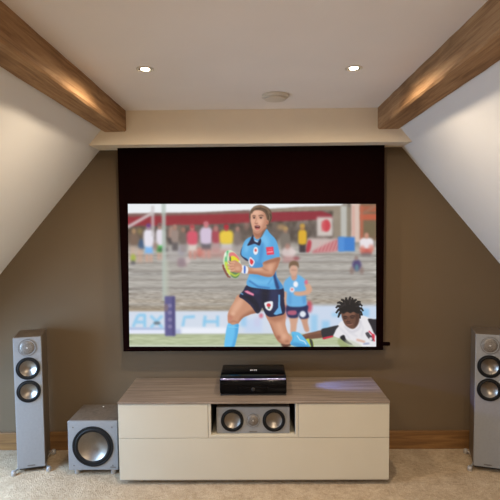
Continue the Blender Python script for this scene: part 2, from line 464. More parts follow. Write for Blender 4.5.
obj('status_light', bm, M_led, t, True)

# centre speaker in the niche
zc0 = ZS + .0187
t = thing('centre_speaker', 'horizontal grey centre speaker inside the open niche of the media cabinet', 'speaker', (-.1175, FY + .022, zc0))
w, h, d = .452, .164, .19
hs = [(s * .1285, .083, .0505) for s in (-1, 1)]
cut(box_obj('cabinet', (-w / 2, w / 2, .017, d, .002, h), M_veneer, t, .002), hs, -.01, .06)
cut(box_obj('baffle', (-w / 2, w / 2, 0, .0168, .002, h), M_baffle, t, .003), hs, -.02, .05)
for s in (-1, 1): woofer(t, s * .1285, .083, -.0006, .0705, .0495, .020)
tweeter(t, 0, .083, -.0004, .0425)
badge(t, 0, .013, 0, .048, .006)
for sx in (-1, 1):
    for yy in (.02, d - .03):
        bm = bmesh.new(); add_lathe(bm, [(0, 0), (.010, 0), (.010, .0018), (0, .0018)], Matrix.Translation((sx * .2, yy, 0)), 16)
        obj('foot', bm, M_rubber, t)

# ------------------------------------------------------------------ projector box on the cabinet
px, py0, py1 = -.1155, -.394, -.098
t = thing('projector', 'glossy black short-throw projector on the media cabinet top', 'projector', (px, (py0 + py1) / 2, ZT))
yc = (py0 + py1) / 2
H = .124; W = .421 / 2
prof = [(py0 + .004, .012), (py0 - .003, .030), (py0 - .004, .060), (py0, .082), (py0 + .008, .095), (py0 + .024, .102), (py0 + .06, .1045), (py1 - .03, .106), (py1 - .01, .100), (py1, .086), (py1, .012)]
prof = [(p[0], .012 + (p[1] - .012) * 1.18) for p in prof]
def proj_body(bm, pr, w, grow):
    rings = []
    xs = [(-w, .88), (-w + .004, .96), (-w + .012, 1.0), (w - .012, 1.0), (w - .004, .96), (w, .88)]
    for x, s in xs:
        cz = .055
        rings.append([bm.verts.new((x, (p[0] - yc) * (.97 + .03 * s if s < 1 else 1), cz + (p[1] - cz) * s)) for p in pr])
    n = len(pr)
    for a, b in zip(rings, rings[1:]):
        for k in range(n): bm.faces.new((a[k], a[(k + 1) % n], b[(k + 1) % n], b[k]))
    bm.faces.new(rings[0]); bm.faces.new(rings[-1][::-1])
bm = bmesh.new(); proj_body(bm, prof, W, 0)
o = obj('body', bm, M_gloss, t, True)
sb = o.modifiers.new('bevel', 'BEVEL'); sb.width = .003; sb.segments = 3; sb.limit_method = 'ANGLE'; sb.angle_limit = math.radians(25)
bm = bmesh.new(); add_box(bm, -W + .002, W - .002, py0 + .002 - yc, py1 - .002 - yc, .004, .0118, .002)
obj('base_skirt', bm, M_matt, t, True)
bm = bmesh.new(); add_box(bm, -.09, .09, py0 - .0052 - yc, py0 - .003 - yc, .028, .060, .001)
obj('front_panel', bm, M_gloss, t, True)
bm = bmesh.new(); add_lathe(bm, [(.012, 0), (.012, .002), (.009, .0035), (0, .0038)], front_M(0, py0 - .005 - yc, .044), 32)
obj('power_button', bm, M_matt, t, True)
bm = bmesh.new(); add_box(bm, -W + .004, W - .004, py0 - .0015 - yc, py0 + .010 - yc, .1015, .1105, .003, 3)  # strip modelled in place of a reflection on the body's front edge
o = obj('front_edge_reflection', bm, M_edge_glint, t, True); o['label'] = 'pale violet reflection along the front edge, built as a strip'
bm = bmesh.new()
for k, ww in enumerate((.009, .005, .008, .009)):
    x = -.020 + k * .0115
    add_box(bm, x, x + ww, -.264 - yc, -.244 - yc, .1225, .1240, .0004, 1)
obj('logo_print', bm, M_print, t)
for sx in (-1, 1):
    for yy in (py0 + .04, py1 - .04):
        bm = bmesh.new(); add_lathe(bm, [(0, 0), (.012, 0), (.012, .0042), (0, .0042)], Matrix.Translation((sx * .16, yy - yc, 0)), 20)
        obj('foot', bm, M_rubber, t)

# ------------------------------------------------------------------ the picture on the screen
# flat colours of the projected rugby picture, laid out on the screen's own surface
PX0, PY0, PW, PH, SS = 127.0, 204.0, 250.0, 142.5, 4
GW, GH = int(PW * SS), int(PH * SS)
canvas = np.zeros((GH, GW, 3)); rng = np.random.default_rng(7)
GY, GX = np.mgrid[0:GH, 0:GW]
def box_blur(a, r, ax):
    if r < 1: return a
    p = [(0, 0)] * a.ndim; p[ax] = (r + 1, r)
    c = np.cumsum(np.pad(a, p, mode='edge'), axis=ax); n = a.shape[ax]; k = 2 * r + 1
    return (np.take(c, range(k, k + n), ax) - np.take(c, range(0, n), ax)) / k
def blur(a, s):
    r = int(round(s * SS * .95))
    for _ in range(3): a = box_blur(box_blur(a, r, 0), r, 1)
    return a
def smooth(pts, n=6):
    p = np.array(pts, float); N = len(p); o = []
    for i in range(N):
        a, b, c, d = p[i - 1], p[i], p[(i + 1) % N], p[(i + 2) % N]
        for k in range(n):
            t_ = k / n
            o.append(.5 * (2 * b + (c - a) * t_ + (2 * a - 5 * b + 4 * c - d) * t_ ** 2 + (3 * b - 3 * c + d - a) * t_ ** 3))
    return np.array(o)
XF = (0., 0., 1., 1.)
def mask_of(pts):
    p = np.array(pts, float); p = (p - XF[:2]) * XF[2:] + XF[:2]
    p = (p - [PX0, PY0]) * SS - .5
    m_ = np.zeros((GH, GW), bool)
    x0, x1 = max(int(p[:, 0].min()) - 1, 0), min(int(p[:, 0].max()) + 2, GW)
    y0, y1 = max(int(p[:, 1].min()) - 1, 0), min(int(p[:, 1].max()) + 2, GH)
    if x1 <= x0 or y1 <= y0: return m_.astype(float)
    X, Y = GX[y0:y1, x0:x1], GY[y0:y1, x0:x1]; ins = np.zeros(X.shape, bool)
    for i in range(len(p)):
        xa, ya_ = p[i - 1]; xb, yb = p[i]
        if ya_ == yb: continue
        cnd = (ya_ > Y) != (yb > Y)
        ins ^= cnd & (X < (xb - xa) * (Y - ya_) / (yb - ya_) + xa)
    m_[y0:y1, x0:x1] = ins
    return m_.astype(float)
def lay(m_, col, a=1.0):
    global canvas
    k = (m_ * a)[..., None]; canvas = canvas * (1 - k) + k * (np.array(col) / 255.)
def pg(pts, col, b=.0, a=1.0, s=True):
    m_ = mask_of(smooth(pts) if s else pts)
    if b: m_ = blur(m_, b)
    lay(m_, col, a); return m_
def rc(x0, y0, x1, y1, col, b=.0, a=1.0): return pg([(x0, y0), (x1, y0), (x1, y1), (x0, y1)], col, b, a, False)
def el(x, y, rx, ry, col, b=.0, a=1.0, rot=0.):
    th = np.linspace(0, 2 * np.pi, 28, endpoint=False); c_, s_ = math.cos(rot), math.sin(rot)
    return pg([(x + rx * math.cos(q_) * c_ - ry * math.sin(q_) * s_, y + rx * math.cos(q_) * s_ + ry * math.sin(q_) * c_) for q_ in th], col, b, a, False)
def ln(pts, w, col, b=.0, a=1.0, w2=None):
    p = np.array(pts, float); L_, R2 = [], []
    for i in range(len(p)):
        d_ = p[min(i + 1, len(p) - 1)] - p[max(i - 1, 0)]; d_ = d_ / (np.linalg.norm(d_) + 1e-9)
        ww = (w if w2 is None else w + (w2 - w) * i / (len(p) - 1)) / 2; n_ = np.array([-d_[1], d_[0]]) * ww
        L_.append(p[i] + n_); R2.append(p[i] - n_)
    return pg(L_ + R2[::-1], col, b, a, False)
def within(m_, fn):
    """paint fn() only where the mask m_ is"""
    global canvas
    old = canvas.copy(); fn(); k = m_[..., None]; canvas = old * (1 - k) + canvas * k
def mottle(y0, y1, amp, sx, sy, x0=127, x1=377):
    global canvas
    n_ = rng.normal(size=(GH, GW)); 
    n_ = box_blur(box_blur(n_, int(sx * SS), 1), int(sy * SS), 0); n_ = box_blur(box_blur(n_, int(sx * SS / 2), 1), int(sy * SS / 2), 0)
    n_ /= n_.std(); m_ = blur(mask_of([(x0, y0), (x1, y0), (x1, y1), (x0, y1)]), 1)
    canvas = np.clip(canvas + (n_ * amp / 255. * m_)[..., None], 0, 1)

# stand: covered part, terraces, wall, banner, grass
canvas[:] = np.array((108, 98, 90)) / 255.
mottle(204, 264, 13, 2, 2)
rc(120, 243, 380, 320, (168, 163, 156), 3)
for k, (y, c) in enumerate(((249, (172, 170, 166)), (256, (164, 160, 156)), (263, (172, 168, 162)), (271, (156, 152, 148)), (278, (172, 167, 160)), (286, (160, 154, 147)), (292, (162, 153, 142)), (298, (166, 154, 138)), (305, (154, 140, 120)))):
    rc(120, y, 380, y + 4.5, c, 1.2, .8)
mottle(247, 312, 4, 3.2, .7); mottle(247, 312, 4, 8, 1.0); mottle(288, 310, 5, 2, .6)
rc(120, 309, 166, 312, (160, 130, 92), .9, .6)
for k, y in enumerate((254.5, 262, 270.5, 279, 287)): ln([(120, y + .6), (250, y), (380, y - .6)], 1.7, (134, 128, 122), .55, .55)
for k, y in enumerate((251.5, 259, 267, 275.5, 284)): ln([(120, y + .6), (250, y), (380, y - .6)], 1.6, (186, 182, 176), .55, .5)
rc(120, 224, 345, 238, (78, 68, 64), 2.5, .55)
# roof edge, awnings
pg([(120, 198), (350, 198), (342, 206.5), (300, 207.5), (250, 210.5), (200, 213), (120, 214.5)], (234, 237, 240), .7, 1, False)
pg([(120, 213.8), (200, 212.6), (250, 210.6), (250, 215), (120, 218)], (128, 92, 88), .8, .9, False)
pg([(120, 217), (250, 213.5), (250, 222.8), (215, 224), (120, 226.6)], (146, 40, 52), .9, .95, False)
pg([(270, 212), (322, 211), (332, 214.5), (334, 219), (322, 219.5), (270, 221.8)], (140, 38, 54), .9, .95, False)
pg([(300, 207.5), (345, 206), (345, 211), (322, 210.5), (270, 212), (270, 210)], (150, 136, 118), .8, .9, False)
rc(334, 209, 343, 238, (150, 138, 122), 1, .9); rc(346, 207, 352, 238, (140, 130, 114), 1, .9)
rc(341.5, 206, 347.5, 240, (188, 188, 182), .7, .95)
rc(352, 203, 362, 242, (216, 192, 180), .9, .95)
rc(353, 206, 355.5, 238, (206, 150, 138), .8, .6)
rc(361, 200, 380, 240, (120, 96, 74), 1, .9); rc(361, 206, 380, 212, (178, 92, 64), 1, .8); rc(361, 214, 380, 220, (190, 92, 66), .8, .9)
ln([(363, 214), (376, 206)], 2.5, (150, 110, 90), .8, .8); rc(364, 222, 376, 236, (112, 100, 74), 1.2, .8); rc(361, 206, 364, 240, (186, 100, 76), .8, .8)
# wall sign, fence, blue box
rc(317.5, 217, 333.5, 236, (206, 196, 190), 1, .95); el(327, 225.5, 4.2, 6, (196, 50, 64), .8, .9)
rc(322, 221, 326, 231, (206, 92, 98), .8, .6)
rc(308, 238, 340, 251, (198, 180, 176), 1, .95)
pg([(312, 252), (322, 246), (338, 239), (340, 243), (338, 250), (322, 252)], (188, 96, 104), 1.1, .8)
for k in range(6): ln([(318 + 3.4 * k, 251), (322 + 3.4 * k, 241)], 1, (214, 170, 168), .6, .6)
pg([(306, 250.5), (309, 240), (312, 242), (310, 251)], (176, 40, 58), .8, .9)
rc(339, 236.8, 355.5, 250.8, (58, 124, 200), .7); rc(339, 236.8, 345, 250.8, (84, 146, 214), .8, .7)
# crowd
def fan(x, y, w_, h_, top, low, head=(150, 108, 92), cap=None, b=1.0, leg=None, lh=9):
    if y < 238: y += 1.4; h_ *= .84; w_ *= .93
    if low is not None: rc(x - w_ * .40, y + h_ * .45, x + w_ * .42, y + h_ * .5 + lh, low, b)
    if leg is not None:
        rc(x - w_ * .36, y + h_ * .5 + lh - 1, x - w_ * .06, y + h_ * .5 + lh * 1.9, leg, b); rc(x + w_ * .08, y + h_ * .5 + lh - 1, x + w_ * .36, y + h_ * .5 + lh * 1.9, leg, b)
    pg([(x - w_ * .5, y - h_ * .35), (x, y - h_ * .55), (x + w_ * .5, y - h_ * .35), (x + w_ * .52, y + h_ * .3), (x + w_ * .36, y + h_ * .55), (x - w_ * .36, y + h_ * .55), (x - w_ * .52, y + h_ * .3)], top, b)
    el(x, y - h_ * .5 - 2.4, 2.3, 2.9, head, b * .8)
    if cap: el(x, y - h_ * .5 - 4.2, 2.6, 1.9, cap, b * .8)
rc(127, 226, 146, 246, (104, 86, 72), 2, .6); el(139, 231, 2.6, 3.2, (150, 132, 80), 1.2, .7)
rc(128.5, 246, 135, 262, (196, 168, 148), 1.3, .7); el(132, 257.5, 2.6, 4, (158, 178, 60), 1.1, .85); rc(129.5, 260, 134, 264, (70, 72, 84), 1, .7)
el(140.5, 244, 3.2, 5.5, (52, 84, 124), 1.1, .85); rc(136, 248, 142, 262, (206, 160, 132), 1.4, .55)
fan(148, 236, 10.5, 19, (226, 222, 232), (122, 178, 232), (160, 130, 150), (104, 52, 116), 1.0, (200, 160, 140), 8.5)
fan(159.5, 235, 8.5, 18, (222, 216, 226), (70, 190, 84), (170, 130, 118), (120, 84, 84), 1.0, (204, 160, 140), 8)
rc(157, 247.5, 168, 251, (60, 52, 56), 1.2, .7); el(155, 246, 3, 4, (150, 110, 100), 1.2, .6)
el(171, 232, 3, 6.5, (188, 150, 136), 1.2, .8); rc(168, 238, 174, 244, (64, 58, 62), 1.1, .8); rc(168, 246, 188, 262, (172, 166, 164), 1.6, .7)
el(181, 250, 3.4, 5, (150, 146, 160), 1.2, .7); rc(177, 258, 186, 266, (166, 128, 130), 1.2, .6); el(179, 231, 3.6, 7, (128, 112, 98), 1.4, .7)
fan(174.5, 234, 8, 14, (150, 132, 124), (96, 90, 92), (164, 124, 110), None, 1.1)
fan(183, 236, 8, 13, (112, 98, 92), (150, 140, 140), (150, 112, 98), None, 1.1)
fan(133, 237, 8, 12, (120, 98, 84), None, (160, 128, 96), None, 1.1)
fan(192, 235.5, 11, 15, (206, 84, 104), (214, 200, 192), (196, 110, 110), (170, 70, 76), 1.0, (196, 140, 130), 8)
fan(206, 233.5, 12.5, 18, (206, 190, 212), (96, 92, 100), (200, 128, 130), (190, 110, 120), 1.0, (196, 150, 140), 8)
el(215.5, 233, 2.6, 7, (176, 78, 92), 1.1, .8); rc(212, 240, 219, 252, (176, 140, 140), 1.3, .7)
fan(216, 235, 8, 13, (164, 70, 84), (176, 150, 150), (170, 116, 110), None, 1.0)
fan(238, 236, 8, 14, (132, 118, 112), (160, 152, 150), (168, 124, 112), None, 1.1)
fan(226.5, 235, 14, 14.5, (228, 196, 66), (196, 192, 192), (170, 60, 64), (172, 34, 52), 1.0, (180, 150, 146), 9)
el(237, 238, 3, 8, (120, 108, 104), 1.3, .7); rc(200, 248, 232, 257, (198, 138, 130), 1.8, .5); el(199, 252, 3, 5, (214, 96, 84), 1.2, .6)
el(187, 260, 3, 3.5, (206, 190, 188), 1.1, .7); el(181, 262, 4, 5, (128, 116, 130), 1.4, .5)
el(243, 232, 4, 10, (98, 86, 80), 1.6, .6); el(277, 230, 4, 9, (110, 96, 88), 1.6, .6); el(247, 226, 2.5, 4, (170, 120, 110), 1.2, .5)
el(282, 227, 4.5, 3, (176, 140, 96), 1.2, .7)
fan(286, 240, 9, 15, (120, 112, 104), (100, 92, 90), (150, 116, 96), (170, 140, 92), 1.1)
fan(303, 235, 8.5, 16, (214, 168, 44), (60, 52, 58), (176, 130, 70), (190, 150, 70), .9)
el(289, 252, 7.5, 5.5, (216, 200, 198), 1.1, .9); el(288, 246, 2.4, 3, (176, 128, 116), 1, .8); rc(283, 256, 296, 262, (190, 130, 130), 1.2, .6)
el(297, 258, 3, 2, (150, 60, 70), 1, .7)
fan(367.3, 242.5, 12.5, 9.5, (228, 222, 226), (190, 92, 84), (196, 140, 120), None, .9, None, 6); el(363, 249, 3, 4, (206, 120, 104), 1, .7); el(372, 248, 3, 4, (206, 120, 104), 1, .7)
rc(362, 252, 372, 256, (110, 96, 98), 1.1, .7)
el(357.5, 264.5, 4.6, 5.6, (74, 64, 112), 1, .95); el(357.5, 267, 2, 3.4, (96, 140, 146), .8, .8); el(357, 257.5, 2, 2.4, (140, 116, 110), .9, .8)
el(352.5, 270, 2, 4, (130, 104, 98), 1, .7); el(362.5, 270, 2, 4, (130, 104, 98), 1, .7)
# steel strut and thin post at the left, goal post
ln([(124, 228.5), (152, 213)], 3.2, (206, 196, 196), .7, .85)
rc(150.5, 206, 154, 236, (196, 190, 192), .7, .7)
rc(161.2, 203, 165.6, 300, (176, 188, 180), .8, .8); rc(163, 260, 168, 300, (182, 186, 172), 1, .6)
# hoarding along the pitch
rc(120, 310.5, 380, 334, (208, 217, 231), .9); rc(300, 304.5, 380, 334, (200, 213, 232), 1.0); rc(120, 329.5, 166, 333.5, (226, 230, 246), .6)
rc(166, 329, 180, 335, (168, 176, 214), 1, .7); rc(120, 327, 166, 329, (150, 170, 214), .8, .7)
SKY = (140, 198, 232)
for a, b2 in (((131, 326.5), (136.5, 314.5)), ((136.5, 314.5), (144, 314.5)), ((143, 314.5), (143, 327)), ((134, 321.5), (143, 321.5))): ln([a, b2], 3, SKY, .7, .9)
ln([(149, 315), (161, 327)], 3, SKY, .7, .85); ln([(161, 315), (149, 327)], 3, SKY, .7, .85); el(155.5, 322.5, 3.6, 1.6, (96, 96, 100), .7, .8)
ln([(181.5, 326), (183.5, 316.5), (194, 316)], 3.2, SKY, .7, .9)
for a, b2 in (((204.5, 315), (203, 326.5)), ((217, 315), (217, 326.5)), ((203, 321), (217, 321))): ln([a, b2], 3.2, SKY, .7, .9)
rc(180, 327, 226, 334, (240, 242, 250), 1.2, .8); rc(244, 318, 262, 332, (186, 206, 238), 1.5, .6); rc(240, 314, 246, 326, (140, 196, 236), 1.2, .7); rc(254, 316, 260, 326, (200, 196, 226), 1.2, .5)
rc(311, 314, 318, 332, (120, 190, 232), 1.2, .55); rc(322, 320, 330, 330, (120, 190, 232), 1.2, .6); rc(332, 312, 345, 316, (140, 200, 236), 1, .6); rc(362, 308, 370, 316, (120, 186, 234), 1.1, .6); rc(296, 316, 304, 332, (200, 214, 232), 1, .5)
rc(282, 303, 287.5, 318, (196, 84, 104), 1.2, .55); el(309.5, 306, 3, 6, (196, 60, 80), 1, .8); el(261, 315, 2, 2.5, (206, 70, 90), .9, .7)
# grass
rc(120, 333.5, 380, 350, (176, 186, 150), .8); rc(120, 338, 380, 341, (184, 192, 156), 1, .8); mottle(334, 347, 5, 4, .5)
rc(120, 344.6, 380, 350, (200, 206, 190), .6, .8)
# post pad
rc(163.6, 295.5, 174, 335.5, (92, 88, 138), .9); rc(171, 296, 173.6, 335, (66, 62, 108), .8, .6)
for k in range(4): el(168.6, 305 + 7 * k, 2.2, 2.0, (150, 142, 178), .6, .6)
el(165, 307, 2, 4, (150, 120, 96), .9, .5)

# player in the background
B = .55
pg([(289.5, 315), (298, 315), (297, 324), (295.5, 332), (291, 333), (290.5, 324)], (206, 160, 136), B); pg([(300.5, 315), (308, 315), (308, 322), (309.5, 330), (305.5, 331), (302.5, 323)], (198, 150, 126), B)
pg([(287.8, 304), (307, 304), (308, 311), (309, 317), (300.5, 318), (298.5, 312), (297.5, 317), (288, 316)], (36, 44, 86), B)
pg([(283.5, 282), (285.5, 280), (287.5, 290), (287, 303), (284, 303), (283, 292)], (206, 158, 132), B)
pg([(290, 276), (297.5, 274), (304, 277.5), (307.5, 282), (307, 288), (306, 296), (306, 305), (288, 305), (287, 292), (284, 290), (284, 282)], (104, 174, 224), B)
el(304.5, 297, 2, 7, (80, 146, 204), .9, .7); el(290, 298, 2, 7, (84, 150, 206), .9, .6)
pg([(305, 284), (309.5, 283), (312.5, 288.5), (310, 293), (302, 295.2), (295, 294.4), (294.5, 291), (301, 290.8), (306.5, 289)], (208, 162, 136), B)
el(306.6, 281.5, 1.8, 2.4, (216, 110, 130), .5); el(296, 283.6, 2.4, 3, (240, 240, 246), .5); el(292.4, 289, 2.4, 2.6, (240, 232, 238), .5); el(292.3, 288.8, 1.2, 1.2, (222, 110, 110), .5)
pg([(288.3, 310.5), (296, 310), (296, 314), (288.4, 314)], (206, 100, 124), .5, .8); el(303, 313.5, 3.2, 3.2, (222, 228, 238), .6)
pg([(292, 274), (297, 273), (297, 278), (294, 280), (291.5, 277.5)], (196, 150, 130), .6)
el(294, 269.5, 4.1, 5.6, (208, 164, 142), .6); pg([(289.5, 268), (289.8, 262.5), (294, 260.2), (298.6, 262), (299, 268), (297, 265.2), (292, 265)], (118, 92, 70), .6); rc(291.5, 269, 297, 270, (150, 108, 94), .6, .6)

# diving tackler at the right
S = (104, 70, 56); Wt = (228, 226, 230)
pg([(292, 343.5), (296, 338), (304, 334), (314, 331.5), (323, 330), (324.5, 336.5), (312, 338.5), (303, 340.5), (298, 344.5)], (112, 74, 58), .3)
pg([(296, 338), (304, 334.2), (314, 331.7), (323, 330.2), (323, 332.5), (312, 334), (302, 337)], (140, 96, 76), .4, .7)
pg([(281, 343), (285, 340), (290, 340), (292, 343), (289, 346), (283, 346.5)], (96, 62, 52), .4)
pg([(358, 316), (364, 315), (369, 317), (376, 318.5), (379, 320), (379, 349), (352, 347), (345, 340), (334, 335.5), (333, 330), (338, 325), (343, 320)], Wt, .25)
pg([(343, 337), (348, 342), (356, 347), (342, 347), (338, 340)], (156, 166, 118), .4)
pg([(340.5, 336.5), (344.5, 334.5), (347, 339.5), (353, 344), (349, 343.6), (342.5, 339.5)], (30, 30, 36), .3)
pg([(321.5, 329.3), (328, 327), (338.9, 324.8), (336.5, 329), (333, 335.6), (328, 336.8), (323.6, 338.3)], (44, 44, 50), .25)
pg([(323.6, 337.2), (330, 335.6), (333, 335.2), (333, 336.6), (324, 338.8)], (206, 44, 70), .25)
pg([(368.5, 318.5), (374, 318.5), (379, 320.5), (379, 336), (375, 333), (371.5, 325.5)], (40, 38, 46), .3)
ln([(369.5, 330.5), (373, 334), (375, 341)], 1.4, (214, 44, 70), .3)
pg([(366, 333), (369, 331.6), (371, 334.5), (374.5, 336), (373.5, 340.5), (369.5, 338.5)], (52, 48, 56), .35, .9); el(374, 336, 1.6, 2.8, (214, 50, 72), .35, .9); el(371.3, 338.6, 1.6, 1.8, (220, 216, 220), .3)
ln([(357, 339.2), (365.5, 341.5)], 2, (206, 140, 110), .5, .7); ln([(364, 343.5), (370, 343)], 1.4, (80, 90, 150), .5, .6); pg([(345, 340), (352, 340), (362, 345), (360, 349), (352, 348)], (190, 196, 170), .8, .6)
for a in (((347, 326), (350, 332), (358, 336)), ((360, 320), (364, 328), (362, 336)), ((340, 327), (345, 332), (350, 338))): ln(a, 1.2, (194, 194, 204), .7, .6)
pg([(345, 325), (352, 330), (359, 326), (360, 321), (362, 320), (360.5, 328.5), (353, 332.5), (346, 328.5)], (206, 204, 212), .4, .8)
# head and hair
H_ = (28, 25, 26)
pg([(340.2, 311.5), (341, 306.5), (344, 302.6), (349, 301), (355, 302), (359.6, 305.5), (361, 310.5), (359, 314), (352, 311.5), (345, 311.8)], H_, .3)
for a in (((343, 308), (339, 309), (336.4, 312.6)), ((343, 310), (340, 313), (338.6, 317)), ((342, 306), (338, 305.6), (336.2, 307.4)), ((344, 304), (340, 301.6), (337.6, 302.4)), ((346, 303), (343.6, 299.4), (341.4, 299)),
          ((348, 302), (346.6, 298.6), (346.8, 296.6)), ((350, 302), (350.2, 298), (351.2, 295.8)), ((352, 302), (353, 299), (353, 297)), ((353, 303), (355.6, 299.6), (357.4, 298.8)), ((356, 304), (359, 301), (361.4, 301.4)),
          ((357, 305), (361, 303.6), (363, 305.6)), ((358, 308), (362, 307.6), (364, 310.4)), ((358, 310), (361.6, 311.4), (362.8, 315)), ((358, 312), (360.4, 314.6), (360.6, 318)), ((346, 309), (344, 312), (344.2, 314)), ((350, 309), (349.4, 312), (350, 313.6)), ((354, 309), (355, 312), (354.6, 313.8))):
    ln(a, 3.4, H_, .12, .98, 1.7)
for a in (((341, 307), (345, 304)), ((350, 304), (351, 299)), ((356, 306), (360, 305)), ((346, 305), (345, 301))): ln(a, .7, (70, 64, 64), .25, .7)
XF = (351., 309., 1.06, .97)
pg([(342.3, 311), (342.6, 316), (344, 320.5), (346.4, 325.2), (351, 328.6), (354.5, 328.6), (357.5, 325.5), (359.2, 320.5), (359.3, 314), (357, 310.6), (350, 310), (345, 310.4)], S, .25)
pg([(344.5, 312), (350, 311), (355, 312), (354, 315), (347, 315.5)], (134, 92, 74), .6, .7); el(347.8, 319.5, 1.8, 2, (132, 88, 72), .6, .7); pg([(355.5, 314), (359, 314), (359, 321), (356.5, 326), (354.5, 327), (356, 320)], (66, 42, 36), .6, .7)
ln([(344, 316.8), (346, 316), (348, 316.8)], 1.2, (40, 26, 24), .25, .9); ln([(350.4, 316.2), (352.6, 315.2), (355.4, 315.8)], 1.2, (40, 26, 24), .25, .9)
ln([(344.6, 318.2), (347.6, 318.4)], .9, (30, 20, 20), .25, .9); ln([(351, 317.6), (354.6, 317.4)], .9, (30, 20, 20), .25, .9)
ln([(348.8, 317), (348.2, 321)], 1, (80, 50, 42), .3, .7); ln([(346.8, 321.6), (350.8, 321.4)], 1.3, (64, 38, 34), .35, .8); ln([(347.4, 324.4), (350, 324.8), (353, 323.8)], 1.2, (150, 100, 88), .3, .9); ln([(347.6, 323.6), (352.4, 323.2)], .6, (50, 28, 26), .25, .9)

XF = (0., 0., 1., 1.)
pg([(341.5, 311.6), (344, 307), (350, 305.6), (357, 307.4), (360.4, 312), (358, 313), (354, 311.2), (351, 312.6), (347.6, 311.2), (344.5, 313)], H_, .3)
# main player ---------------------------------------------------------------
K = (198, 143, 115); KD = (160, 104, 80); KL = (226, 178, 150); J = (86, 166, 220); JD = (58, 128, 192); JL = (132, 200, 240); NV = (28, 32, 62)
# right leg (behind): thigh, knee, sock, shoe
pg([(306, 339), (311, 338.5), (313.5, 342), (313.5, 347), (308, 347.5), (305.5, 344)], (190, 204, 80), .25); pg([(309.5, 338.5), (312.5, 340), (313.5, 346), (311.5, 346.5)], (60, 66, 60), .3)
m_ = pg([(266, 312), (284.5, 311), (285.6, 324), (288.4, 333), (292.5, 337), (291.5, 342.5), (286, 344), (279.5, 342), (275, 336), (270.5, 325)], K, .2)
within(m_, lambda: (pg([(266, 312), (284.5, 311), (284, 318), (276, 321), (268, 318)], KD, 1.2, .7), pg([(270, 322), (276, 334), (281, 341), (286, 344), (276, 344), (268, 330)], KD, 1, .8), el(284, 336, 3, 3.4, KL, 1.2, .7), el(280, 328, 2.6, 7, KL, 1.4, .5, -.3), el(278.5, 337, 2, 2, (150, 92, 72), .7, .8), el(287, 341, 2.5, 1.2, (150, 96, 74), .7, .7)))
m_ = pg([(291.6, 331.6), (299, 332), (304.5, 337.2), (308, 342), (309.8, 347), (296, 346), (290.3, 343.4), (292.6, 338)], (96, 184, 230), .2)
within(m_, lambda: (pg([(290, 344), (296, 342), (309, 345.5), (309, 348), (296, 347)], (64, 140, 196), .7, .8), ln([(297, 335), (300, 339.5), (304.5, 341), (306.5, 344)], .9, (230, 240, 246), .2, .9), ln([(293, 334), (292, 342)], 1.4, (66, 150, 206), .5, .7)))
# left leg: thigh, knee, sock
m_ = pg([(240, 294), (257, 310), (250, 313.8), (243, 317), (238.2, 322.5), (237, 325), (228.8, 324.2), (227, 318), (228, 311), (233, 302)], K, .2)
within(m_, lambda: (pg([(238, 322), (242, 315), (254, 309), (258, 312), (246, 318), (240, 326)], (150, 98, 74), 1, .8), el(237, 305, 3.4, 9, KL, 1.4, .7, .6), el(230, 316.5, 2, 3, (182, 118, 96), .8, .8), el(232.5, 313, 2.4, 2, KL, .8, .8), ln([(228.5, 322), (233, 320.5), (237.5, 322)], 1.1, (158, 102, 80), .5, .8), el(229.6, 318.4, 1.4, 2.6, (196, 128, 108), .6, .7)))
m_ = pg([(227.4, 323), (232, 324.2), (237.9, 323.4), (238, 328), (236.6, 336), (232.4, 349), (224, 349), (224.6, 336)], (104, 190, 236), .2, 1)
within(m_, lambda: (pg([(235, 323), (239, 323), (237, 337), (233, 349), (230, 349), (234, 336)], (72, 156, 214), .9, .8), ln([(227, 326), (237.5, 327)], .9, (140, 208, 242), .3, .7)))
# shorts
m_ = pg([(248.4, 284), (265, 287.4), (282.4, 286), (284.4, 300), (284.8, 312.4), (277, 315.3), (269.8, 316.2), (265.4, 313.4), (262.4, 307), (260, 311), (256.4, 312.6), (250.5, 305), (243.6, 299), (238.8, 295.6), (243, 290)], NV, .2)
within(m_, lambda: (pg([(239, 296), (246, 298), (253, 304), (257, 312), (260, 311), (257, 301), (250, 295)], (16, 18, 36), .8, .8), pg([(262, 290), (270, 290), (266, 305), (263, 309)], (16, 18, 38), 1.2, .7), pg([(270, 290), (279, 290), (279, 306), (273, 312)], (44, 52, 92), 1.6, .7),
    pg([(278.6, 294), (280.2, 294), (280.2, 304), (282.2, 312.5), (276, 314.4), (273.4, 313.4), (278.2, 307)], (104, 176, 228), .25, .95, False), el(256, 291, 4, 2.4, (46, 54, 94), 1.2, .6), el(264, 305, 1.6, 6, (20, 22, 44), .8, .6)))
pg([(243.6, 290.4), (247.5, 289.7), (254, 293.2), (253.6, 295.4), (247, 292.8)], (220, 110, 146), .35, .95, False); ln([(245.5, 290.7), (253, 294)], .7, (240, 190, 206), .25, .8); ln([(240.6, 292.4), (243, 293.8)], 1.1, (112, 182, 230), .3, .9)
pg([(264.7, 302), (272.2, 300.6), (272.9, 305), (271.6, 308.6), (269.6, 310.2), (266.2, 308.4), (264.9, 305.6)], (232, 234, 238), .15); el(268.7, 304.6, 2.1, 1.9, (206, 56, 66), .2); el(268.8, 307.2, 1.1, .9, (90, 130, 90), .25)
